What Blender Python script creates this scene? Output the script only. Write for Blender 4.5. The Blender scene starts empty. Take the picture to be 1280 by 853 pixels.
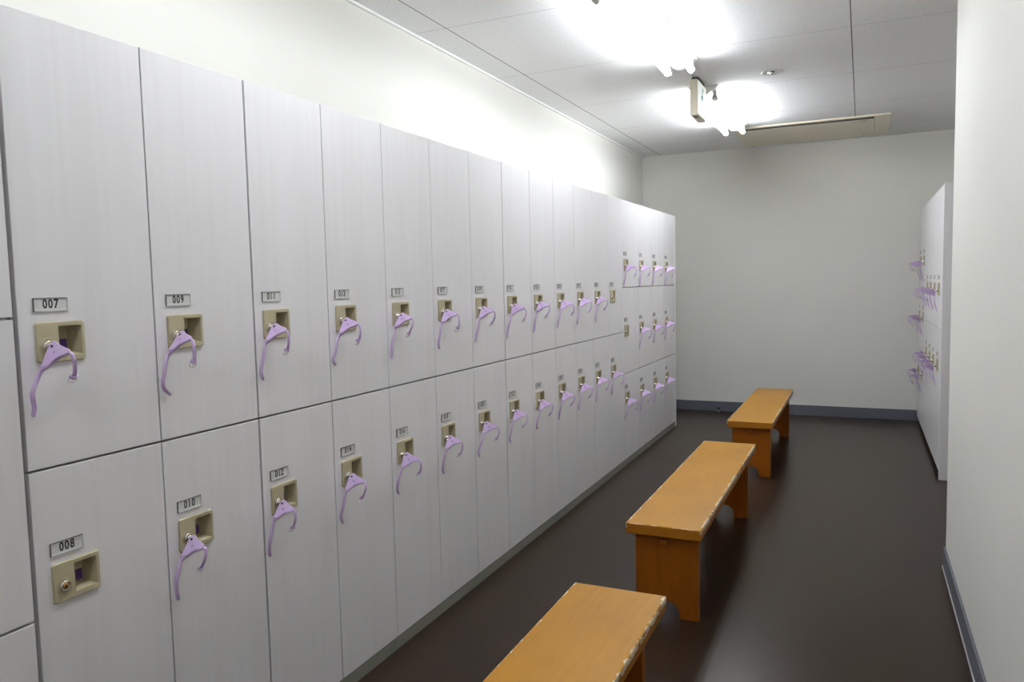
import bpy, bmesh, math, random
from mathutils import Vector, Matrix, noise
random.seed(11)
scene = bpy.context.scene
COL = scene.collection

# ------------------------------------------------------------------ layout
S = 1.3
W2 = .2442 * S          # width of a two-tier locker
W3 = .3071 * S          # width of a three-tier locker
Y0 = .7234 * S          # near edge of the first two-tier column
Y13 = Y0 + 13 * W2
YEND = Y13 + 4 * W3
YB = 7.579              # back wall
CZ = 2.528              # ceiling
TOP, MID, BOT = 1.855, .9456, .0443
T1, T2 = 1.253, .650    # tier lines of the three-tier columns
XR = 1.949              # face of the right-hand lockers
YR0 = 5.40
XW, YW = 1.846, 3.785   # near right wall and its corner
XFAR = 2.47

# ------------------------------------------------------------------ materials
def nmat(name):
    m = bpy.data.materials.new(name); m.use_nodes = True
    nt = m.node_tree; b = nt.nodes['Principled BSDF']
    return m, nt, b
def simple(name, col, rough=.5, metal=0., emit=None, strength=0., spec=.5):
    m, nt, b = nmat(name)
    b.inputs['Base Color'].default_value = (*col, 1); b.inputs['Roughness'].default_value = rough
    b.inputs['Metallic'].default_value = metal; b.inputs['Specular IOR Level'].default_value = spec
    if emit: b.inputs['Emission Color'].default_value = (*emit, 1); b.inputs['Emission Strength'].default_value = strength
    return m
def N(nt, t, **kw):
    n = nt.nodes.new(t)
    for k, v in kw.items(): setattr(n, k, v)
    return n
def coords(nt, scale, kind='Object'):
    tc = N(nt, 'ShaderNodeTexCoord'); mp = N(nt, 'ShaderNodeMapping')
    mp.inputs['Scale'].default_value = scale
    nt.links.new(tc.outputs[kind], mp.inputs['Vector']); return mp.outputs['Vector']
def noise_tex(nt, vec, scale, detail=4, rough=.5):
    n = N(nt, 'ShaderNodeTexNoise'); n.inputs['Scale'].default_value = scale
    n.inputs['Detail'].default_value = detail; n.inputs['Roughness'].default_value = rough
    nt.links.new(vec, n.inputs['Vector']); return n.outputs['Fac']
def ramp(nt, fac, stops):
    r = N(nt, 'ShaderNodeValToRGB'); e = r.color_ramp.elements
    while len(e) > 1: e.remove(e[-1])
    e[0].position = stops[0][0]; e[0].color = (*stops[0][1], 1)
    for p, c in stops[1:]:
        x = e.new(p); x.color = (*c, 1)
    nt.links.new(fac, r.inputs['Fac']); return r.outputs['Color']
def math_(nt, op, a, b=None, c=None):
    n = N(nt, 'ShaderNodeMath', operation=op)
    for i, v in enumerate((a, b, c)):
        if v is None: continue
        if isinstance(v, (int, float)): n.inputs[i].default_value = v
        else: nt.links.new(v, n.inputs[i])
    return n.outputs[0]
def mix(nt, fac, a, b):
    n = N(nt, 'ShaderNodeMix', data_type='RGBA')
    if isinstance(fac, (int, float)): n.inputs[0].default_value = fac
    else: nt.links.new(fac, n.inputs[0])
    for i, v in ((6, a), (7, b)):
        if isinstance(v, tuple): n.inputs[i].default_value = (*v, 1)
        else: nt.links.new(v, n.inputs[i])
    return n.outputs[2]
def bump(nt, b, h, strength, dist=.001):
    n = N(nt, 'ShaderNodeBump'); n.inputs['Strength'].default_value = strength; n.inputs['Distance'].default_value = dist
    nt.links.new(h, n.inputs['Height']); nt.links.new(n.outputs['Normal'], b.inputs['Normal'])

def wall_mat(name, col):
    m, nt, b = nmat(name)
    v = coords(nt, (1, 1, 1)); f = noise_tex(nt, v, 90, 3); g = noise_tex(nt, v, 1.2, 2)
    c2 = tuple(x * .96 for x in col)
    nt.links.new(ramp(nt, g, [(.35, c2), (.65, col)]), b.inputs['Base Color'])
    b.inputs['Roughness'].default_value = .75; b.inputs['Specular IOR Level'].default_value = .3
    bump(nt, b, f, .25, .002); return m
M_wall = wall_mat('wall_vinyl', (.71, .70, .65))
M_laminate, nt, b = nmat('white_woodgrain_laminate')
v = coords(nt, (1, 1, .035)); info = N(nt, 'ShaderNodeObjectInfo')
off = N(nt, 'ShaderNodeVectorMath', operation='ADD'); nt.links.new(v, off.inputs[0])
sc3 = math_(nt, 'MULTIPLY', info.outputs['Random'], 7.)
cb = N(nt, 'ShaderNodeCombineXYZ'); nt.links.new(sc3, cb.inputs[1]); nt.links.new(cb.outputs[0], off.inputs[1])
f = noise_tex(nt, off.outputs[0], 42, 5, .65); f2 = noise_tex(nt, off.outputs[0], 9, 2)
fm = math_(nt, 'ADD', math_(nt, 'MULTIPLY', f, .6), math_(nt, 'MULTIPLY', f2, .4))
nt.links.new(ramp(nt, fm, [(.30, (.66, .64, .64)), (.52, (.695, .68, .685)), (.70, (.715, .70, .71))]), b.inputs['Base Color'])
b.inputs['Roughness'].default_value = .34; b.inputs['Specular IOR Level'].default_value = .45
bump(nt, b, f, .12, .0006)
M_edge = simple('locker_carcass_board', (.55, .54, .52), .5)
M_plinth = simple('olive_plinth', (.20, .20, .165), .5)
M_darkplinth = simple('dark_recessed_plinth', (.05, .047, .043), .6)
M_lock = simple('beige_lock_plastic', (.40, .35, .225), .42)
M_chrome = simple('chrome', (.75, .74, .72), .16, 1.)
M_brass = simple('brass_core', (.62, .40, .20), .3, 1.)
M_black = simple('black_plastic', (.012, .012, .013), .4)
M_plate = simple('number_card', (.62, .62, .60), .25)
M_frame = simple('number_plate_rim', (.10, .10, .10), .35, .4)
M_rim = simple('number_plate_clear_rim', (.55, .55, .53), .15)
M_digit = simple('black_ink', (.012, .012, .012), .5)
M_band, nt, b = nmat('lilac_vinyl')
v = coords(nt, (1, 1, 1)); f = noise_tex(nt, v, 60, 2)
nt.links.new(ramp(nt, f, [(.3, (.63, .46, .73)), (.7, (.68, .51, .78))]), b.inputs['Base Color'])
b.inputs['Roughness'].default_value = .38
b.inputs['Subsurface Weight'].default_value = .08; b.inputs['Subsurface Radius'].default_value = (.004, .003, .005); b.inputs['Subsurface Scale'].default_value = .5
M_bandink = simple('engraved_number_ink', (.12, .06, .18), .5)
M_indicator = simple('purple_indicator', (.055, .022, .15), .4)
M_base = simple('slate_skirting', (.095, .10, .125), .5)
M_basetrim = simple('pale_skirting_lip', (.38, .38, .38), .4)
M_white = simple('white_enamel', (.82, .82, .80), .35)
M_cream = simple('cream_plastic', (.74, .68, .54), .45)
M_slot = simple('dark_grille', (.05, .048, .04), .6)
M_grey = simple('grey_mark', (.16, .15, .13), .5)
M_tube = {k: simple('lit_tube_' + k, (1, 1, 1), .4, emit=(.91, .95, 1.), strength=v) for k, v in (('far', 80.), ('middle', 57.), ('near', 42.))}
M_socket = simple('socket_plastic', (.62, .62, .60), .4)
M_signface = simple('lit_sign_face', (.85, .87, .83), .4, emit=(.95, 1., .95), strength=.5)
M_signmark = simple('teal_sign_mark', (.03, .30, .36), .4)
M_glassy = simple('satin_metal', (.45, .45, .44), .25, 1.)

# ceiling: speckled rockwool board with butt joints
M_ceil, nt, b = nmat('speckled_ceiling_board')
tc = N(nt, 'ShaderNodeTexCoord'); sx = N(nt, 'ShaderNodeSeparateXYZ'); nt.links.new(tc.outputs['Object'], sx.inputs[0])
def joint(out, start, pitch, half):
    t = math_(nt, 'DIVIDE', math_(nt, 'SUBTRACT', out, start - pitch * 20), pitch)
    fr = math_(nt, 'FRACT', t)
    d = math_(nt, 'MINIMUM', fr, math_(nt, 'SUBTRACT', 1., fr))
    return math_(nt, 'LESS_THAN', d, half / pitch)
jx = joint(sx.outputs[0], -.335, .883, .0028); jy = math_(nt, 'MULTIPLY', joint(sx.outputs[1], 3.288, .932, .0022), .55)
j = math_(nt, 'MAXIMUM', jx, jy)
v = coords(nt, (1, 2.2, 1)); f = noise_tex(nt, v, 70, 3, .6)
base = ramp(nt, f, [(.30, (.45, .44, .43)), (.38, (.78, .78, .78)), (.6, (.80, .80, .80))])
nt.links.new(mix(nt, j, base, (.16, .15, .16)), b.inputs['Base Color'])
b.inputs['Roughness'].default_value = .85; b.inputs['Specular IOR Level'].default_value = .2
bump(nt, b, f, .35, .002)

# floor: dark brown marbled vinyl tile
M_floor, nt, b = nmat('dark_brown_vinyl_floor')
v = coords(nt, (1, 1, 1)); v2 = coords(nt, (5, 1, 1))
f = noise_tex(nt, v, 3.0, 3, .5); g = noise_tex(nt, v2, 14, 3, .55)
c = ramp(nt, f, [(.0, (.009, .005, .002)), (.5, (.018, .010, .005)), (1., (.027, .015, .008))])
c2 = mix(nt, math_(nt, 'MULTIPLY', g, .5), c, (.036, .023, .014))
tc = N(nt, 'ShaderNodeTexCoord'); sx = N(nt, 'ShaderNodeSeparateXYZ'); nt.links.new(tc.outputs['Object'], sx.inputs[0])
j = math_(nt, 'MULTIPLY', math_(nt, 'MAXIMUM', joint(sx.outputs[0], 1.193, .9, .0012), joint(sx.outputs[1], 2.628, .9, .0012)), .14)
nt.links.new(mix(nt, j, c2, (.07, .062, .058)), b.inputs['Base Color'])
b.inputs['Roughness'].default_value = .28
b.inputs['Specular IOR Level'].default_value = .18

# bench wood
def wood(name, cols, wear):
    m, nt, b = nmat(name)
    info = N(nt, 'ShaderNodeObjectInfo')
    tc = N(nt, 'ShaderNodeTexCoord'); sx = N(nt, 'ShaderNodeSeparateXYZ'); nt.links.new(tc.outputs['Object'], sx.inputs[0])
    ad = N(nt, 'ShaderNodeVectorMath', operation='ADD'); cb = N(nt, 'ShaderNodeCombineXYZ')
    nt.links.new(math_(nt, 'MULTIPLY', info.outputs['Random'], 9.), cb.inputs[1])
    nt.links.new(tc.outputs['Object'], ad.inputs[0]); nt.links.new(cb.outputs[0], ad.inputs[1])
    mp = N(nt, 'ShaderNodeMapping'); nt.links.new(ad.outputs[0], mp.inputs['Vector'])
    mp.inputs['Scale'].default_value = (1, .06, 1) if wear else (1, 1, .06)
    f = noise_tex(nt, mp.outputs[0], 60, 4, .6)
    g = noise_tex(nt, ad.outputs[0], 3.5, 3, .5)
    fac = math_(nt, 'ADD', math_(nt, 'MULTIPLY', f, .45), math_(nt, 'MULTIPLY', g, .55))
    c = ramp(nt, fac, [(.34, cols[0]), (.5, cols[1]), (.66, cols[2])])
    if wear:
        W, L, Z, BHT = .287, 1.61, .362, .366
        x, y, z = sx.outputs
        dr = math_(nt, 'SUBTRACT', W, x); dl = x
        de = math_(nt, 'MINIMUM', y, math_(nt, 'SUBTRACT', L, y))
        n1 = noise_tex(nt, ad.outputs[0], 34, 5, .65); n2 = noise_tex(nt, ad.outputs[0], 5, 2)
        # chipped varnish: widest on the right edge, thin on the left and at the ends
        wr = math_(nt, 'MULTIPLY', math_(nt, 'SUBTRACT', math_(nt, 'ADD', n1, math_(nt, 'MULTIPLY', n2, .7)), .74), .034)
        wl = math_(nt, 'MULTIPLY', math_(nt, 'SUBTRACT', math_(nt, 'ADD', n1, math_(nt, 'MULTIPLY', n2, .7)), .78), .030)
        a1 = math_(nt, 'LESS_THAN', dr, wr); a2 = math_(nt, 'LESS_THAN', dl, wl); a3 = math_(nt, 'LESS_THAN', de, math_(nt, 'MULTIPLY', wl, .45))
        up = math_(nt, 'GREATER_THAN', z, math_(nt, 'SUBTRACT', Z + .001, math_(nt, 'MULTIPLY', n1, .028)))
        upe = math_(nt, 'GREATER_THAN', z, math_(nt, 'SUBTRACT', BHT - .0012, math_(nt, 'MULTIPLY', n2, .0022)))
        k = math_(nt, 'MAXIMUM', math_(nt, 'MULTIPLY', math_(nt, 'MAXIMUM', a1, a2), up), math_(nt, 'MULTIPLY', a3, upe))
        c = mix(nt, k, c, (.70, .60, .44))
    nt.links.new(c, b.inputs['Base Color'])
    b.inputs['Roughness'].default_value = .36; b.inputs['Specular IOR Level'].default_value = .2
    bump(nt, b, f, .06, .001)
    return m
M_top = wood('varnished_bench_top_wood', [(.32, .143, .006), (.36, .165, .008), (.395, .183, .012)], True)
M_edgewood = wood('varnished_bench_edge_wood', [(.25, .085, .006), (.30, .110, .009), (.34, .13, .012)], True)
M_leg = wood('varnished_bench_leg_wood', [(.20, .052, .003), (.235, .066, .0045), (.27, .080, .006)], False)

# ------------------------------------------------------------------ mesh helpers
def add_box(bm, a, b, mi=0, bev=0.):
    x0, y0, z0 = a; x1, y1, z1 = b
    vs = [bm.verts.new(p) for p in ((x0,y0,z0),(x1,y0,z0),(x1,y1,z0),(x0,y1,z0),(x0,y0,z1),(x1,y0,z1),(x1,y1,z1),(x0,y1,z1))]
    fs = [bm.faces.new([vs[i] for i in q]) for q in ((3,2,1,0),(4,5,6,7),(0,1,5,4),(1,2,6,5),(2,3,7,6),(3,0,4,7))]
    for f in fs: f.material_index = mi
    if bev > 0:
        es = list({e for f in fs for e in f.edges})
        r = bmesh.ops.bevel(bm, geom=es, offset=bev, segments=2, profile=.5, affect='EDGES')
        for f in r['faces']: f.material_index = mi
def add_cyl(bm, p, axis, r, L, seg=20, mi=0, r2=None, caps=True):
    """cylinder from p along unit axis for length L"""
    axis = Vector(axis).normalized(); t = Vector((0,0,1)) if abs(axis.z) < .9 else Vector((1,0,0))
    u = axis.cross(t).normalized(); w = axis.cross(u); r2 = r if r2 is None else r2
    A = []; B = []; p = Vector(p)
    for i in range(seg):
        a = 2*math.pi*i/seg; d = u*math.cos(a) + w*math.sin(a)
        A.append(bm.verts.new(p + d*r)); B.append(bm.verts.new(p + axis*L + d*r2))
    for i in range(seg):
        j = (i+1) % seg; f = bm.faces.new((A[i], A[j], B[j], B[i])); f.smooth = True; f.material_index = mi
    if caps:
        f = bm.faces.new(A[::-1]); f.material_index = mi; f = bm.faces.new(B); f.material_index = mi
def add_lathe(bm, c, axis, prof, seg=28, mi=0):
    """prof: (distance along the axis, radius)"""
    axis = Vector(axis).normalized(); t = Vector((0,0,1)) if abs(axis.z) < .9 else Vector((1,0,0))
    u = axis.cross(t).normalized(); w = axis.cross(u); c = Vector(c); rings = []
    for h, r in prof:
        rings.append([bm.verts.new(c + axis*h + (u*math.cos(2*math.pi*i/seg) + w*math.sin(2*math.pi*i/seg))*max(r, 1e-5)) for i in range(seg)])
    for a, b_ in zip(rings, rings[1:]):
        for i in range(seg):
            j = (i+1) % seg; f = bm.faces.new((a[i], a[j], b_[j], b_[i])); f.material_index = mi; f.smooth = True
def add_wire(bm, pts, r, seg=8, mi=0, closed=False):
    pts = [Vector(p) for p in pts]; n = len(pts); rings = []
    for i, p in enumerate(pts):
        a = pts[(i-1) % n] if (closed or i > 0) else p; b_ = pts[(i+1) % n] if (closed or i < n-1) else p
        t = (b_ - a).normalized(); up = Vector((.13, .9, .4)); u = t.cross(up).normalized(); w = t.cross(u)
        rings.append([bm.verts.new(p + (u*math.cos(2*math.pi*k/seg) + w*math.sin(2*math.pi*k/seg))*r) for k in range(seg)])
    for i in range(n if closed else n-1):
        a, b_ = rings[i], rings[(i+1) % n]
        for k in range(seg):
            l = (k+1) % seg; f = bm.faces.new((a[k], a[l], b_[l], b_[k])); f.smooth = True; f.material_index = mi
def add_ribbon(bm, pts, wdir, width, thick, mi=0):
    """strap with a rectangular section; width may be a list"""
    pts = [Vector(p) for p in pts]; n = len(pts); rings = []
    for i, p in enumerate(pts):
        t = (pts[min(i+1, n-1)] - pts[max(i-1, 0)]).normalized()
        wd = Vector(wdir[i] if isinstance(wdir, list) else wdir)
        w = (wd - t*wd.dot(t)).normalized(); h = t.cross(w)
        ww = width[i] if isinstance(width, (list, tuple)) else width
        rings.append([bm.verts.new(p + w*a*ww/2 + h*b_*thick/2) for a, b_ in ((-1,-1),(1,-1),(1,1),(-1,1))])
    for a, b_ in zip(rings, rings[1:]):
        for k in range(4):
            l = (k+1) % 4; f = bm.faces.new((a[k], a[l], b_[l], b_[k])); f.material_index = mi
            f.smooth = k in (0, 2)
    for q in (rings[0][::-1], rings[-1]): bm.faces.new(q).material_index = mi
def catmull(P, k=6):
    P = [Vector(p) for p in P]; Q = [2*P[0]-P[1]] + P + [2*P[-1]-P[-2]]; out = []
    for i in range(1, len(Q)-2):
        for s in range(k):
            t = s/k; a, b_, c, d = Q[i-1:i+3]
            out.append(.5*((2*b_) + (c-a)*t + (2*a-5*b_+4*c-d)*t*t + (3*b_-a-3*c+d)*t**3))
    out.append(P[-1]); return out
def mesh(name, bm, mats, recalc=True):
    if recalc: bmesh.ops.recalc_face_normals(bm, faces=bm.faces)
    me = bpy.data.meshes.new(name); bm.to_mesh(me); bm.free()
    for m in (mats if isinstance(mats, (list, tuple)) else [mats]): me.materials.append(m)
    return me
def obj(name, me, parent=None, loc=(0,0,0)):
    o = bpy.data.objects.new(name, me); COL.objects.link(o); o.location = loc
    if parent: o.parent = parent
    return o
def tag(o, label, cat, group=None):
    o['label'] = label; o['category'] = cat
    if group: o['group'] = group
    return o
def thing(name, label, cat, loc, rz=0., group=None):
    o = bpy.data.objects.new(name, None); COL.objects.link(o); o.location = loc; o.rotation_euler = (0,0,rz)
    o.empty_display_size = .05
    return tag(o, label, cat, group)
def struct(name, bm, m):
    o = obj(name, mesh(name, bm, m)); o['kind'] = 'structure'; return o
def text_bm(bm, s, size, xs, place, mi):
    """add the outline of text s as flat faces; place maps (u, v) -> point, u centred"""
    cu = bpy.data.curves.new('t', 'FONT'); cu.body = s; cu.size = size; cu.align_x = 'CENTER'; cu.align_y = 'CENTER'
    cu.space_character = 1.22; cu.offset = size*.03; cu.resolution_u = 4
    o = bpy.data.objects.new('t', cu); COL.objects.link(o)
    dg = bpy.context.evaluated_depsgraph_get(); me = bpy.data.meshes.new_from_object(o.evaluated_get(dg))
    vs = [bm.verts.new(place(v.co.x*xs, v.co.y)) for v in me.vertices]
    for p in me.polygons:
        try: bm.faces.new([vs[i] for i in p.vertices]).material_index = mi
        except ValueError: pass
    bpy.data.objects.remove(o); bpy.data.curves.remove(cu); bpy.data.meshes.remove(me)

# ------------------------------------------------------------------ room
def slab(name, a, b, m):
    bm = bmesh.new(); add_box(bm, a, b); return struct(name, bm, m)
YN = -2.6
slab('floor', (-.60, YN-.1, -.08), (XFAR+.1, YB+.1, 0), M_floor)
slab('ceiling', (-.60, YN-.1, CZ), (XFAR+.1, YB+.1, CZ+.08), M_ceil)
slab('wall_left', (-.62, YN-.1, 0), (-.52, YB+.1, CZ), M_wall)
slab('wall_back', (-.52, YB, 0), (XFAR, YB+.1, CZ), M_wall)
slab('wall_front', (-.52, YN-.1, 0), (XFAR, YN, CZ), M_wall)
slab('wall_right', (XW, YN, 0), (XFAR, YW, CZ), M_wall)
slab('wall_alcove', (XFAR, YN-.1, 0), (XFAR+.1, YB+.1, CZ), M_wall)
def skirting(name, a, b, along, h, out):
    """skirting board with a rounded top and a thin pale sealing lip at the floor"""
    bm = bmesh.new(); add_box(bm, (a[0], a[1], 0.0), (b[0], b[1], h), 0, .002)
    if out is not None:
        add_box(bm, out[0], out[1], 1, .0008)
    o = obj(name, mesh(name, bm, [M_base, M_basetrim])); o['kind'] = 'structure'; return o
skirting('baseboard_back', (-.52, YB-.010), (XR+.02, YB), 'x', .095, None)
skirting('baseboard_right', (XW-.010, YN), (XW, YW), 'y', .088, ((XW-.0145, YN, 0), (XW-.0102, YW, .006)))
skirting('baseboard_alcove', (XW-.010, YW), (XFAR, YW+.010), 'x', .088, None)
bm = bmesh.new(); add_box(bm, (-.52, YN, CZ-.012), (-.505, YB, CZ), 0, .002); struct('trim_1', bm, M_white)

# ------------------------------------------------------------------ lockers
PL_Y, PL_W, PL_H = .033, .105, .083       # lock plate: offset, width, height
HY0, HY1, HZ0, HZ1 = .047, .097, .013, .073   # finger recess inside the plate
CYL_Y, CYL_Z = .022, .034
def door_mesh(w, h, pz, g=.0035, gz=.005, gl=0.):
    bm = bmesh.new(); T = .018; bv = .0012
    y0, y1, z0, z1 = g/2+gl, w-g/2, gz/2, h-gz/2
    a0, a1, c0, c1 = PL_Y+.040, PL_Y+.100, pz+.007, pz+.078
    O = [(y0,z0),(y1,z0),(y1,z1),(y0,z1)]; I = [(a0,c0),(a1,c0),(a1,c1),(a0,c1)]
    Of = [bm.verts.new((0,y,z)) for y,z in O]; If = [bm.verts.new((0,y,z)) for y,z in I]
    Ob = [bm.verts.new((-T,y,z)) for y,z in O]; Ib = [bm.verts.new((-T,y,z)) for y,z in I]
    for i in range(4):
        j = (i+1) % 4
        bm.faces.new((Of[i],Of[j],If[j],If[i])); bm.faces.new((Ob[j],Ob[i],Ib[i],Ib[j]))
        bm.faces.new((Of[j],Of[i],Ob[i],Ob[j])); bm.faces.new((If[i],If[j],Ib[j],Ib[i]))
    bm.edges.ensure_lookup_table()
    es = [e for e in bm.edges if all(v in Of for v in e.verts)]
    bmesh.ops.bevel(bm, geom=es, offset=bv, segments=2, profile=.5, affect='EDGES')
    return mesh('door', bm, M_laminate)
def carcass_mesh(w, h, depth=.50, e=.0006):
    bm = bmesh.new(); t = .016; x0, x1 = -depth, -.0205
    add_box(bm, (x0, e, e), (x1, t, h-e)); add_box(bm, (x0, w-t, e), (x1, w-e, h-e))
    add_box(bm, (x0, t, e), (x1, w-t, t)); add_box(bm, (x0, t, h-t), (x1, w-t, h-e))
    add_box(bm, (x0, t, t), (x0+.006, w-t, h-t))
    return mesh('carcass', bm, M_edge)
def lock_plate_mesh(pz):
    bm = bmesh.new(); X = .0055
    Y, Z = PL_Y, pz
    O = [(Y,Z),(Y+PL_W,Z),(Y+PL_W,Z+PL_H),(Y,Z+PL_H)]
    I = [(Y+HY0,Z+HZ0),(Y+HY1,Z+HZ0),(Y+HY1,Z+HZ1),(Y+HY0,Z+HZ1)]
    # slightly tapered shallow recess
    B = [(Y+HY0+.001,Z+HZ0+.007),(Y+HY1-.010,Z+HZ0+.007),(Y+HY1-.010,Z+HZ1-.003),(Y+HY0+.001,Z+HZ1-.003)]
    Ow = [bm.verts.new((.0003,y,z)) for y,z in O]
    Of = [bm.verts.new((X,y+(.0015 if i in(0,3) else -.0015),z+(.0015 if i<2 else -.0015))) for i,(y,z) in enumerate(O)]
    If = [bm.verts.new((X,y,z)) for y,z in I]; Ib = [bm.verts.new((-.028,y,z)) for y,z in B]
    corner = []
    for i in range(4):
        j = (i+1) % 4
        bm.faces.new((Of[i],Of[j],If[j],If[i])); bm.faces.new((Ow[j],Ow[i],Of[i],Of[j]))
        bm.faces.new((If[i],If[j],Ib[j],Ib[i]))
    bm.faces.new(Ib)
    bmesh.ops.recalc_face_normals(bm, faces=bm.faces)
    es = [e for e in bm.edges if (e.verts[0] in Of and e.verts[1] in Ow) or (e.verts[1] in Of and e.verts[0] in Ow)]
    bmesh.ops.bevel(bm, geom=es, offset=.006, segments=3, profile=.5, affect='EDGES')
    es = [e for e in bm.edges if len(e.link_faces) == 2 and all(abs(v.co.x-X) < 1e-5 for v in e.verts)
          and e.calc_face_angle(0) > .3]
    bmesh.ops.bevel(bm, geom=es, offset=.0009, segments=2, profile=.5, affect='EDGES')
    # raised ring round the cylinder
    add_lathe(bm, (X-.0005, Y+CYL_Y, Z+CYL_Z), (1,0,0), [(0,.0175),(.0012,.0170),(.0012,.0150),(.0004,.0147),(.0004,.0120)], 32)
    # indicator tab low in the recess
    add_box(bm, (-.0278, Y+HY0+.008, Z+HZ0+.010), (-.0235, Y+HY0+.036, Z+HZ0+.032), 1, .0004)
    return mesh('lock_plate', bm, [M_lock, M_indicator], recalc=False)
def cylinder_mesh(pz):
    bm = bmesh.new(); c = (.0050, PL_Y+CYL_Y, pz+CYL_Z)
    add_lathe(bm, c, (1,0,0), [(0,.0112),(.005,.0112),(.0062,.0100),(.0062,.0080),(.0052,.0078)], 28, 0)
    add_lathe(bm, c, (1,0,0), [(.0052,.0078),(.0060,.0070),(.0060,.0001)], 28, 1)
    add_box(bm, (c[0]+.0059, c[1]-.0009, c[2]-.0042), (c[0]+.0064, c[1]+.0009, c[2]+.0042), 2)
    add_cyl(bm, (c[0]+.0059, c[1], c[2]), (1,0,0), .0017, .0006, 12, 2)
    return mesh('lock_cylinder', bm, [M_chrome, M_brass, M_black], recalc=True)
def number_mesh(nz, s):
    bm = bmesh.new(); y0, y1, z0, z1 = PL_Y, PL_Y+.072, nz, nz+.0275; t = .0014
    # rim: dark at the left and top, clear at the right and bottom; the card sits inside it
    add_box(bm, (.0003, y0, z0), (.0030, y0+t, z1), 1); add_box(bm, (.0003, y0+t, z1-t*.8), (.0030, y1, z1), 1)
    add_box(bm, (.0003, y0+t, z0), (.0030, y1, z0+t*1.6), 2, .0004); add_box(bm, (.0003, y1-t, z0+t*1.6), (.0030, y1, z1-t*.8), 2)
    add_box(bm, (.0003, y0+t, z0+t*1.6), (.0014, y1-t, z1-t*.8), 0)
    if s: text_bm(bm, s, .0255, .76, lambda u, v: (.0017, (y0+y1)/2+u, (z0+z1)/2+.0008+v), 3)
    return mesh('number_plate', bm, [M_plate, M_frame, M_rim, M_digit], recalc=False)
H = {'up': (W2, TOP-MID, .214, .318), 'low': (W2, MID-BOT, .619, .719),
     't3': (W3, TOP-T1, .115, .219), 't2': (W3, T1-T2, .260, .364), 't1': (W3, T2-BOT, .396, .500)}
ZB = {'up': MID, 'low': BOT, 't3': T1, 't2': T2, 't1': BOT}
CACHE = {k: (carcass_mesh(w, h), door_mesh(w, h, pz), lock_plate_mesh(pz), cylinder_mesh(pz)) for k, (w, h, pz, nz) in H.items()}
WIDE = {k: door_mesh(*H[k][:3], gl=.0028) for k in ('up', 'low')}     # doors that start a new cabinet: a wider gap

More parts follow.
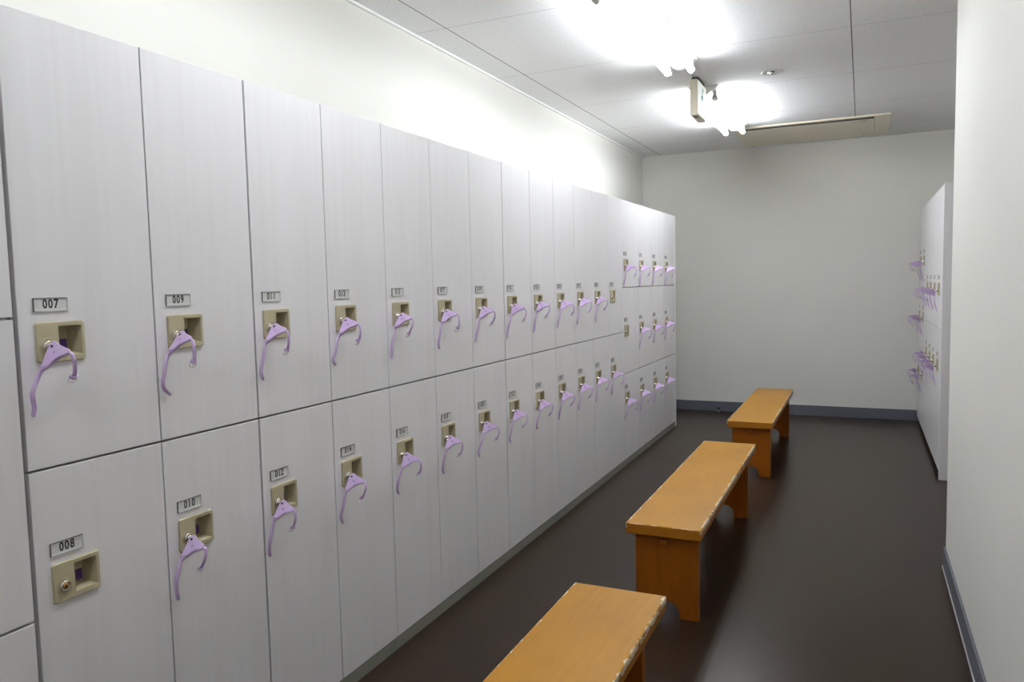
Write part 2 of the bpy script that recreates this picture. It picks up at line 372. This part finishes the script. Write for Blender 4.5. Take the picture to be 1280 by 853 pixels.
# key with its wristband
def wristband(name, label, origin, rz, num, group):
    R = random.Random(num*7+3)
    t = thing(name, label, 'key', origin, rz, group)
    j = lambda s: R.uniform(-s, s)
    # key: shank in the lock, bow in the holder
    bm = bmesh.new()
    add_cyl(bm, (.0052, 0, 0), (1, -.08, .05), .0062, .012, 18); add_box(bm, (.015, -.0030, -.0052), (.030, -.0010, .0052), 0, .0006)
    obj('key', mesh('key', bm, M_chrome), t)
    sw = j(.35)                                     # the holder's swing about the key
    # more sideways or straighter
    def rot(p):
        p = Vector(p); a = Vector((.022, -.002, .002)); d = p - a
        return a + Matrix.Rotation(sw*.30, 3, 'X') @ (Matrix.Rotation(sw*.35, 3, 'Z') @ d)
    A = Vector((.024, -.004, .008)); RR = Vector((.082, -.018, -.006)); LL = Vector((.020, -.030, -.036))
    n = (RR-A).cross(LL-A).normalized()
    if n.y > 0: n = -n                              # towards the near side
    bend = [A + Vector((-.001, 0, -.004)), A + Vector((.004, .0005, .003)), A + Vector((.010, 0, .003)),
            A.lerp(RR, .45) + Vector((0, 0, .0035)), RR + Vector((-.003, 0, .005)), RR + Vector((.002, 0, 0)), RR + Vector((-.003, -.001, -.006))]
    arc = catmull([RR + Vector((-.003, -.001, -.006)), A.lerp(RR, .5)+Vector((.0, -.010, -.020)), LL.lerp(A, .28)+Vector((.012, -.004, -.010)), LL], 4)
    left = [LL + Vector((.0, -.004, -.010)), LL + Vector((-.003, -.002, 0)), LL.lerp(A, .35) + Vector((-.003, .001, 0)), LL.lerp(A, .7) + Vector((-.003, .001, 0))]
    poly = bend[:] + arc[1:] + left
    def flat(p): return p - n*((p-A).dot(n))
    poly = [flat(p) for p in poly]
    bm = bmesh.new(); th = .0030
    f0 = [bm.verts.new(rot(p + n*th/2)) for p in poly]; b0 = [bm.verts.new(rot(p - n*th/2)) for p in poly]
    bm.faces.new(f0); bm.faces.new(b0[::-1])
    for i in range(len(poly)):
        k = (i+1) % len(poly); bm.faces.new((f0[k], f0[i], b0[i], b0[k]))
    bmesh.ops.triangulate(bm, faces=[f for f in bm.faces if len(f.verts) > 4])
    wd = Vector((-.05, .95, -.30))
    # band along the foot of the holder and the long tail that hangs against the door
    L = [RR + Vector((.001, -.001, -.004)), A.lerp(RR, .5)+Vector((.0, -.011, -.0215)), LL.lerp(A, .28)+Vector((.012, -.005, -.012)), LL + Vector((.002, -.004, -.008)),
         LL + Vector((.002+j(.002), -.013+j(.003), -.026)), LL + Vector((-.002, -.019+j(.005), -.052)), LL + Vector((-.010, -.016+j(.008), -.082)), LL + Vector((-.0135, -.008+j(.014), -.106+j(.006)))]
    L = [rot(p) if i < 3 else p + (rot(p)-p)*max(0, (6-i)/4) for i, p in enumerate(L)]
    for p in L: p.x = max(p.x, .0045)
    P = catmull(L, 5); m = len(P)
    wid = [.0088 if i < m-3 else (.0086, .0078, .0055)[i-(m-3)] for i in range(m)]
    wd2 = Vector((.72, .68, -.1)); k0 = 16
    tw = [wd.lerp(wd2, min(1, max(0, (i-k0)/9))) for i in range(m)]
    add_ribbon(bm, P, tw, wid, .0019)
    # short end down to the buckle
    sx_, sy_ = j(.006), j(.006)
    Q = [RR + Vector((-.001, 0, -.001)), RR + Vector((.005, .001, -.008)), RR + Vector((.005+sx_*.4, .002+sy_*.4, -.028)), RR + Vector((-.002+sx_, .004+sy_, -.046)), RR + Vector((-.010+sx_*1.3, .007+sy_, -.056))]
    Q = [rot(p) for p in Q]; P = catmull(Q, 5); wd = Vector((.35, .85, -.2)); add_ribbon(bm, P, [Vector((-.05, .95, -.3)).lerp(Vector((.55, .8, -.1)), min(1, i/9)) for i in range(len(P))], .0076, .0017)
    e = P[-1]; d = (P[-1]-P[-3]).normalized()
    w = (wd - d*wd.dot(d)).normalized(); h = d.cross(w)
    # keeper loop
    kp = []
    for q in range(12):
        a = 2*math.pi*q/12; kp.append(e - d*.004 + w*math.cos(a)*.0068 + h*math.sin(a)*.0038)
    for s in (0, .0022, .0044):
        add_wire(bm, [p + d*s for p in kp], .0014, 6, 0, True)
    if num <= 30:
        ctr = rot(flat((A+RR+LL)/3) + n*(th/2+.0004)); ua = (rot(RR)-rot(A)).normalized(); nn = (rot(A+n)-rot(A)).normalized()
        va = nn.cross(ua); 
        if va.z < 0: va = -va
        s = '%d' % num
        text_bm(bm, s, .009, .9, lambda u, v: ctr + ua*u + va*v, 1)
    obj('band', mesh('band', bm, [M_band, M_bandink]), t)
    bm = bmesh.new()
    c = rot(flat(A + (RR-A)*.12 + (LL-A)*.12)); nn = (rot(A+n)-rot(A)).normalized()
    add_lathe(bm, c - nn*.0026, nn, [(0,.0001),(0,.0031),(.0052,.0031),(.0056,.0022),(.0056,.0001)], 16)
    obj('eyelet', mesh('eyelet', bm, M_black), t)
    bm = bmesh.new(); z = e + d*.003
    add_wire(bm, [z - w*.0055, z - w*.0064 + d*.006, z - w*.005 + d*.014, z + w*.005 + d*.014, z + w*.0064 + d*.006, z + w*.0055], .0009, 6, 0, True)
    add_wire(bm, [z + h*.001, z + d*.008 + h*.0024, z + d*.0150 + h*.001], .0008, 6)
    obj('buckle', mesh('buckle', bm, M_chrome), t)
    return t

def locker(kind, ypos, label, group, s, x=0., rz=0., wide=False, bandlabel=None, num=0, bgroup=None):
    w, h, pz, nz = H[kind]; c, d, lp, cy = CACHE[kind]
    r = thing('locker', label, 'locker', (x, ypos, ZB[kind]), rz, group)
    obj('carcass', c, r); dr = obj('door', WIDE[kind] if wide else d, r)
    obj('number_plate', number_mesh(nz, s), dr); obj('lock_plate', lp, dr); obj('lock_cylinder', cy, dr)
    if bandlabel:
        o = Vector((0, PL_Y+CYL_Y, pz+CYL_Z)); o.rotate(Matrix.Rotation(rz, 3, 'Z'))
        wristband('key_wristband', bandlabel, (x+o.x, ypos+o.y, ZB[kind]+o.z), rz, num, bgroup)
    return r
GL = 'white lockers along the left wall'; GB = 'lilac key wristbands on the left-hand lockers'
# two-tier columns, upper row odd numbers, lower row even numbers
n = 7
for k in range(13):
    y = Y0 + k*W2
    for kind in ('up', 'low'):
        s = '%03d' % n; row = 'upper' if kind == 'up' else 'lower'
        has = n not in (8, 31)
        if n == 8: lab = 'lower-row white locker numbered 008, its bare lock without a key'
        elif n == 31: lab = 'upper-row white locker with a bare lock, last two-tier column, number 031'
        elif k == 12: lab = 'lower-row white locker in the last two-tier column, number 032'
        else: lab = '%s-row white locker with number plate %s and a hanging lilac key band' % (row, s)
        bl = 'lilac wristband key hanging from the lock of %s-row locker %s' % (row, s)
        locker(kind, y, lab, GL, s, wide=k in (2, 7), bandlabel=bl if has else None, num=n, bgroup=GB)
        n += 1
ORD = ['first', 'second', 'third', 'fourth']
TIER = {'t3': 'top', 't2': 'middle', 't1': 'bottom'}
for k in range(4):
    y = Y13 + k*W3
    for kind in ('t3', 't2', 't1'):
        where = {0: 'the three-tier column next to the two-tier run', 1: 'the second three-tier column from the camera side',
                 2: 'the three-tier column one before the end panel', 3: 'the last three-tier column against the white end panel'}[k]
        has = not (k == 0 and kind == 't2')
        lab = '%s white locker in %s' % (TIER[kind], where) + ('' if has else ', its lock bare')
        locker(kind, y, lab, GL, '%03d' % n, bandlabel='lilac wristband key on the %s locker in %s' % (TIER[kind], where.replace('the three-tier column next to the two-tier run','the three-tier column beside the two-tier lockers').replace('the ','')) if has else None, num=n, bgroup=GB)
        n += 1
# the column at the left edge of the picture stands slightly proud
for kind in ('t3', 't2', 't1'):
    locker(kind, .9275-W3, '%s white locker of the column cut by the left picture edge, beside 007' % TIER[kind], GL, '', x=.012, num=0)
# right-hand unit
GR = 'white lockers of the right-hand unit by the back wall'; GRB = 'lilac key wristbands on the right-hand lockers'
m = 60
for k in range(4):
    y = YR0 + .02 + (k+1)*W2
    for kind in ('up', 'low'):
        row = 'upper' if kind == 'up' else 'lower'
        wh = ['nearest column, beside the side panel', 'second column from the side panel', 'third column from the side panel', 'fourth column from the side panel'][k]
        locker(kind, y, '%s two-tier locker of the right-hand unit, %s' % (row, wh), GR, '', x=XR, rz=math.pi,
               bandlabel='lilac wristband key on the right-hand unit, %s row, %s' % (row, wh), num=m, bgroup=GRB); m += 1
for k in range(2):
    y = YR0 + .02 + 4*W2 + (k+1)*W3
    for kind in ('t3', 't2', 't1'):
        wh = ['first three-tier column', 'column nearest the back wall'][k]
        locker(kind, y, '%s three-tier locker of the right-hand unit, %s' % (TIER[kind], wh), GR, '', x=XR, rz=math.pi,
               bandlabel='lilac wristband key on the %s right-hand locker, %s' % (TIER[kind], wh), num=m, bgroup=GRB); m += 1
# panels and plinths
def board(name, a, b, m, label, cat, bev=.0015, extra=None):
    bm = bmesh.new(); add_box(bm, a, b, 0, bev)
    if extra: extra(bm)
    return tag(obj(name, mesh(name, bm, m)), label, cat)
board('end_panel', (-.50, YEND+.001, 0), (.004, YEND+.021, TOP), M_laminate, 'thin white end panel closing the far end of the left lockers', 'panel')
board('side_panel', (XR-.002, YR0, 0), (XFAR-.004, YR0+.0185, TOP), M_laminate, 'plain white side panel at the near end of the right-hand lockers', 'panel')
board('filler_panel', (XR+.001, YR0+.022+4*W2+2*W3, BOT), (XR+.30, YB-.012, TOP), M_laminate, 'narrow white filler strip between the right-hand lockers and the back wall', 'panel')
cuts = [.52, 2.192, 2.192+1.59, 2.192+3.18, YEND-.0005]
labs = ['olive grey plinth under the nearest left lockers, in front of the first joint', 'olive grey plinth strip under the left lockers after the first joint',
        'olive grey plinth strip under the middle of the left lockers', 'olive grey plinth strip under the far left lockers by the end panel']
for a, b_, l in zip(cuts, cuts[1:], labs):
    board('plinth', (-.030, a+.0008, .0005), (-.001, b_-.0008, BOT-.001), M_plinth, l, 'plinth', .0008)
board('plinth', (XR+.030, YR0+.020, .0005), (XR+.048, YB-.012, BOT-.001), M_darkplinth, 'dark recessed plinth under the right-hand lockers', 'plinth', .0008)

# ------------------------------------------------------------------ benches
BW, BL, BH, BT = .287, 1.61, .366, .043
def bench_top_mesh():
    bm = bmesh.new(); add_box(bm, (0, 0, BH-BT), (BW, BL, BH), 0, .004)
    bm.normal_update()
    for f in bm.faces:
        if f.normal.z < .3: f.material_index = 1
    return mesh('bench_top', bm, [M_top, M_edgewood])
def bench_leg_mesh(y0, y1):
    """board leg with a rounded arch cut in its foot"""
    bm = bmesh.new(); xa, xb, foot, ah, zt = .030, .272, .073, .064, BH-BT+.0005
    a0, a1 = xa+foot, xb-foot; c = (a0+a1)/2; hw = (a1-a0)/2
    out = [(xa, 0), (a0, 0), (a0, .014)]
    for i in range(1, 16):
        t = math.pi*(1 - i/16); out.append((c+hw*math.cos(t)*1.0, .014+(ah-.014)*math.sin(t)**.8))
    out += [(a1, .014), (a1, 0), (xb, 0), (xb, zt), (xa, zt)]
    F = [bm.verts.new((x, y0, z)) for x, z in out]; B = [bm.verts.new((x, y1, z)) for x, z in out]
    bm.faces.new(F); bm.faces.new(B[::-1])
    for i in range(len(out)):
        k = (i+1) % len(out); bm.faces.new((F[k], F[i], B[i], B[k]))
    bmesh.ops.recalc_face_normals(bm, faces=bm.faces)
    es = [e for e in bm.edges if e.calc_face_angle(0) > 1.2]
    bmesh.ops.bevel(bm, geom=es, offset=.0015, segments=2, profile=.5, affect='EDGES')
    bmesh.ops.triangulate(bm, faces=[f for f in bm.faces if len(f.verts) > 4])
    return mesh('leg', bm, M_leg)
def rail_mesh():
    bm = bmesh.new(); c = .143
    add_box(bm, (c-.045, .062, BH-BT-.060), (c+.045, 1.388, BH-BT-.0005), 0, .002)       # rail under the seat
    add_box(bm, (c-.014, .012, BH-BT-.034), (c+.016, .062, BH-BT-.014), 0, .0015)        # tenon through the near leg
    add_box(bm, (c-.014, 1.388, BH-BT-.034), (c+.016, 1.434, BH-BT-.014), 0, .0015)
    return mesh('rail', bm, M_leg)
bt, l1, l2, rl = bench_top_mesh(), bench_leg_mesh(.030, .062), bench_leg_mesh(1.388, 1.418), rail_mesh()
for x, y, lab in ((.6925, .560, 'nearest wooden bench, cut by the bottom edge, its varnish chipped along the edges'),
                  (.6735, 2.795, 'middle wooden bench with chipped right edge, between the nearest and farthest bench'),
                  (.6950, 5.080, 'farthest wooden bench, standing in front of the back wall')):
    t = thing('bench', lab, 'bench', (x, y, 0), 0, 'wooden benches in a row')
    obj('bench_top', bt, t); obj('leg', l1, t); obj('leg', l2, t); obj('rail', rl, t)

# ------------------------------------------------------------------ ceiling lights
def trap(bm, y0, y1, wt, wb, z0, z1, xc=0., mi=0):
    vs = [bm.verts.new(p) for p in ((xc-wt,y0,z1),(xc+wt,y0,z1),(xc+wb,y0,z0),(xc-wb,y0,z0),(xc-wt,y1,z1),(xc+wt,y1,z1),(xc+wb,y1,z0),(xc-wb,y1,z0))]
    for q in ((0,1,2,3),(7,6,5,4),(0,4,5,1),(1,5,6,2),(2,6,7,3),(3,7,4,0)): bm.faces.new([vs[i] for i in q]).material_index = mi
def fixture(y0, label, age):
    t = thing('ceiling_light', label, 'ceiling light', (.557, y0, CZ), 0, 'twin-tube ceiling lights')
    L = 1.36; bm = bmesh.new(); trap(bm, 0, L, .093, .093, -.008, -.0008); trap(bm, .004, L-.004, .088, .026, -.052, -.008)
    obj('housing', mesh('housing', bm, M_white), t)
    for sx_ in (-1, 1):
        bm = bmesh.new(); add_cyl(bm, (sx_*.066, .060, -.074), (0,1,0), .0150, 1.235, 16)
        obj('tube', mesh('tube', bm, M_tube[age]), t)
        for ya, yb in ((.022, .060), (1.295, 1.333)):
            bm = bmesh.new(); add_cyl(bm, (sx_*.066, ya, -.074), (0,1,0), .0185, yb-ya, 20)
            add_box(bm, (sx_*.066-.012, ya, -.076), (sx_*.066+.012, yb, -.028), 0, .003)
            obj('lamp_socket', mesh('lamp_socket', bm, M_socket), t)
fixture(3.035, 'nearer lit twin-tube ceiling light, cut by the top edge of the picture', 'middle')
fixture(5.035, 'farther lit twin-tube ceiling light behind the exit sign', 'far')
fixture(1.035, 'lit twin-tube ceiling light over the nearest bench, above the picture', 'near')
fixture(-.965, 'lit twin-tube ceiling light above the camera', 'near')

# exit sign
t = thing('exit_sign', 'cream box exit sign hanging from the ceiling between the two lights', 'sign', (.555, 4.752, CZ))
bm = bmesh.new(); add_box(bm, (-.026, 0, -.232), (.020, .262, -.018), 0, .003); 
obj('sign_box', mesh('sign_box', bm, M_cream), t)
bm = bmesh.new(); add_box(bm, (-.022, .030, -.0185), (.018, .232, -.0005), 0, .002); obj('mounting_plate', mesh('mounting_plate', bm, M_slot), t)
bm = bmesh.new(); add_box(bm, (-.018, .02, -.2328), (.012, .10, -.2312), 0, .0004); obj('bottom_cover', mesh('bottom_cover', bm, M_grey), t)
bm = bmesh.new(); add_box(bm, (.0195, .010, -.224), (.0235, .252, -.026), 0, .001)
obj('sign_face', mesh('sign_face', bm, M_signface), t)
bm = bmesh.new()
def prism(pts, x0=.0236, x1=.0246):
    F = [bm.verts.new((x0, y, z)) for y, z in pts]; B = [bm.verts.new((x1, y, z)) for y, z in pts]
    bm.faces.new(F); bm.faces.new(B[::-1])
    for i in range(len(pts)):
        k = (i+1) % len(pts); bm.faces.new((F[k], F[i], B[i], B[k]))
prism([(.150+.017*math.cos(a*math.pi/8), -.062+.017*math.sin(a*math.pi/8)) for a in range(16)])   # running figure: head,
prism([(.128,-.085),(.150,-.083),(.160,-.120),(.150,-.150),(.122,-.146),(.112,-.110)])            # trunk,
prism([(.150,-.090),(.186,-.110),(.182,-.120),(.150,-.104)]); prism([(.125,-.092),(.090,-.108),(.080,-.135),(.090,-.138),(.100,-.116),(.125,-.106)])  # arms,
prism([(.148,-.140),(.180,-.160),(.176,-.196),(.162,-.196),(.164,-.168),(.135,-.152)]); prism([(.126,-.142),(.140,-.150),(.110,-.180),(.072,-.180),(.072,-.168),(.102,-.166)])  # legs
obj('running_figure', mesh('running_figure', bm, M_signmark), t)

# air conditioner cassette
t = thing('air_conditioner', 'cream ceiling cassette air conditioner with a long dark outlet slot', 'air conditioner', (1.09, 7.0, CZ))
bm = bmesh.new(); x0, x1, y0, y1 = -.585, .590, -.455, .445; zf, zc = -.013, -.0005
sy0, sy1, sx0, sx1 = -.420, -.340, -.500, .475
# face panel with a slot opening: four strips round the opening
add_box(bm, (x0, y0, zf), (x1, sy0, zc), 0, .003); add_box(bm, (x0, sy1, zf), (x1-.11, y1, zc), 0, .003)
add_box(bm, (x1-.108, sy1, zf), (x1, y1, zc), 0, .003)
add_box(bm, (x0, sy0, zf), (sx0, sy1, zc), 0); add_box(bm, (sx1, sy0, zf), (x1, sy1, zc), 0)
for a, b_ in (((-.02, .40, zf-.0006), (-.014, .445, zf+.001)), ((.40, .36, zf-.0006), (.404, .43, zf+.001))): add_box(bm, a, b_, 1)
obj('face_panel', mesh('face_panel', bm, [M_cream, M_grey]), t)
bm = bmesh.new(); add_box(bm, (sx0+.001, sy0+.001, -.006), (sx1-.001, sy1-.001, -.001), 0); add_box(bm, (sx0+.001, sy1-.004, zf+.0012), (sx1-.001, sy1-.0006, -.0062), 0); obj('outlet_slot', mesh('outlet_slot', bm, M_slot), t)
bm = bmesh.new(); vs = [(sx0+.03, sy0+.020, -.0165), (sx1-.06, sy0+.020, -.0165)]
add_box(bm, (sx0+.03, sy0+.012, -.0115), (sx1-.06, sy0+.040, -.0090), 0, .001)
for q in (-.33, -.02, .29):
    add_box(bm, (q-.004, sy0+.002, -.0128), (q+.004, sy1-.002, -.006), 1)
obj('louver', mesh('louver', bm, [M_grey, M_slot]), t)
bm = bmesh.new(); add_box(bm, (.375, -.290, zf-.001), (.425, -.272, zf+.001), 0, .0004); obj('badge', mesh('badge', bm, M_grey), t)
bm = bmesh.new(); add_box(bm, (.435, sy0+.012, -.0150), (.470, sy0+.044, -.0065), 0, .002); obj('sensor_window', mesh('sensor_window', bm, M_slot), t)

# sprinkler head with its escutcheon
t = thing('sprinkler_head', 'small round metal sprinkler head in the ceiling, right of the exit sign', 'sprinkler', (.990, 4.90, CZ))
bm = bmesh.new(); add_lathe(bm, (0,0,-.0005), (0,0,-1), [(0,.064),(.003,.063),(.004,.056),(.0015,.050),(.001,.001)], 36); obj('cover_ring', mesh('cover_ring', bm, M_socket), t)
bm = bmesh.new(); add_lathe(bm, (0,0,-.001), (0,0,-1), [(0,.026),(.004,.024),(.005,.010),(.009,.009),(.010,.016),(.0115,.016),(.012,.001)], 28)
add_box(bm, (.012,-.003,-.011), (.015,.003,-.001), 0); obj('nozzle', mesh('nozzle', bm, M_chrome), t)

# door stop on the floor by the back wall
t = thing('door_stop', 'small peg door stop with a black cap on the floor by the back wall', 'door stop', (.236, 7.50, 0))
bm = bmesh.new(); add_lathe(bm, (0,0,0), (0,0,1), [(0,.001),(0,.016),(.003,.015),(.005,.008),(.034,.007),(.034,.001)], 20); obj('stem', mesh('stem', bm, M_glassy), t)
bm = bmesh.new(); add_lathe(bm, (0,0,.033), (0,0,1), [(0,.001),(0,.016),(.002,.018),(.012,.018),(.015,.015),(.015,.001)], 20); obj('rubber_cap', mesh('rubber_cap', bm, M_black), t)

# ------------------------------------------------------------------ world, camera, colour
w = bpy.data.worlds.new('room_air'); scene.world = w; w.use_nodes = True
w.node_tree.nodes['Background'].inputs[0].default_value = (.05, .05, .055, 1); w.node_tree.nodes['Background'].inputs[1].default_value = 0.
yaw, pitch, roll, f = .4325, -.076, -.0221, 949.8576
fw = Vector((-math.sin(yaw)*math.cos(pitch), math.cos(yaw)*math.cos(pitch), math.sin(pitch)))
rt = Vector((math.cos(yaw), math.sin(yaw), 0)); up = rt.cross(fw)
r2 = math.cos(roll)*rt + math.sin(roll)*up; u2 = -math.sin(roll)*rt + math.cos(roll)*up
cam = bpy.data.cameras.new('camera'); co = bpy.data.objects.new('camera', cam); COL.objects.link(co)
cam.sensor_width = 36; cam.sensor_fit = 'HORIZONTAL'; cam.lens = f/1280*36; cam.clip_start = .02
M3 = Matrix((r2, u2, -fw)).transposed(); co.matrix_world = Matrix.Translation((1.1505*S, 0, S)) @ M3.to_4x4()
scene.camera = co
scene.view_settings.view_transform = 'Standard'; scene.view_settings.look = 'None'
scene.view_settings.gamma = 1; scene.view_settings.use_curve_mapping = False
scene.view_settings.exposure = 0.0
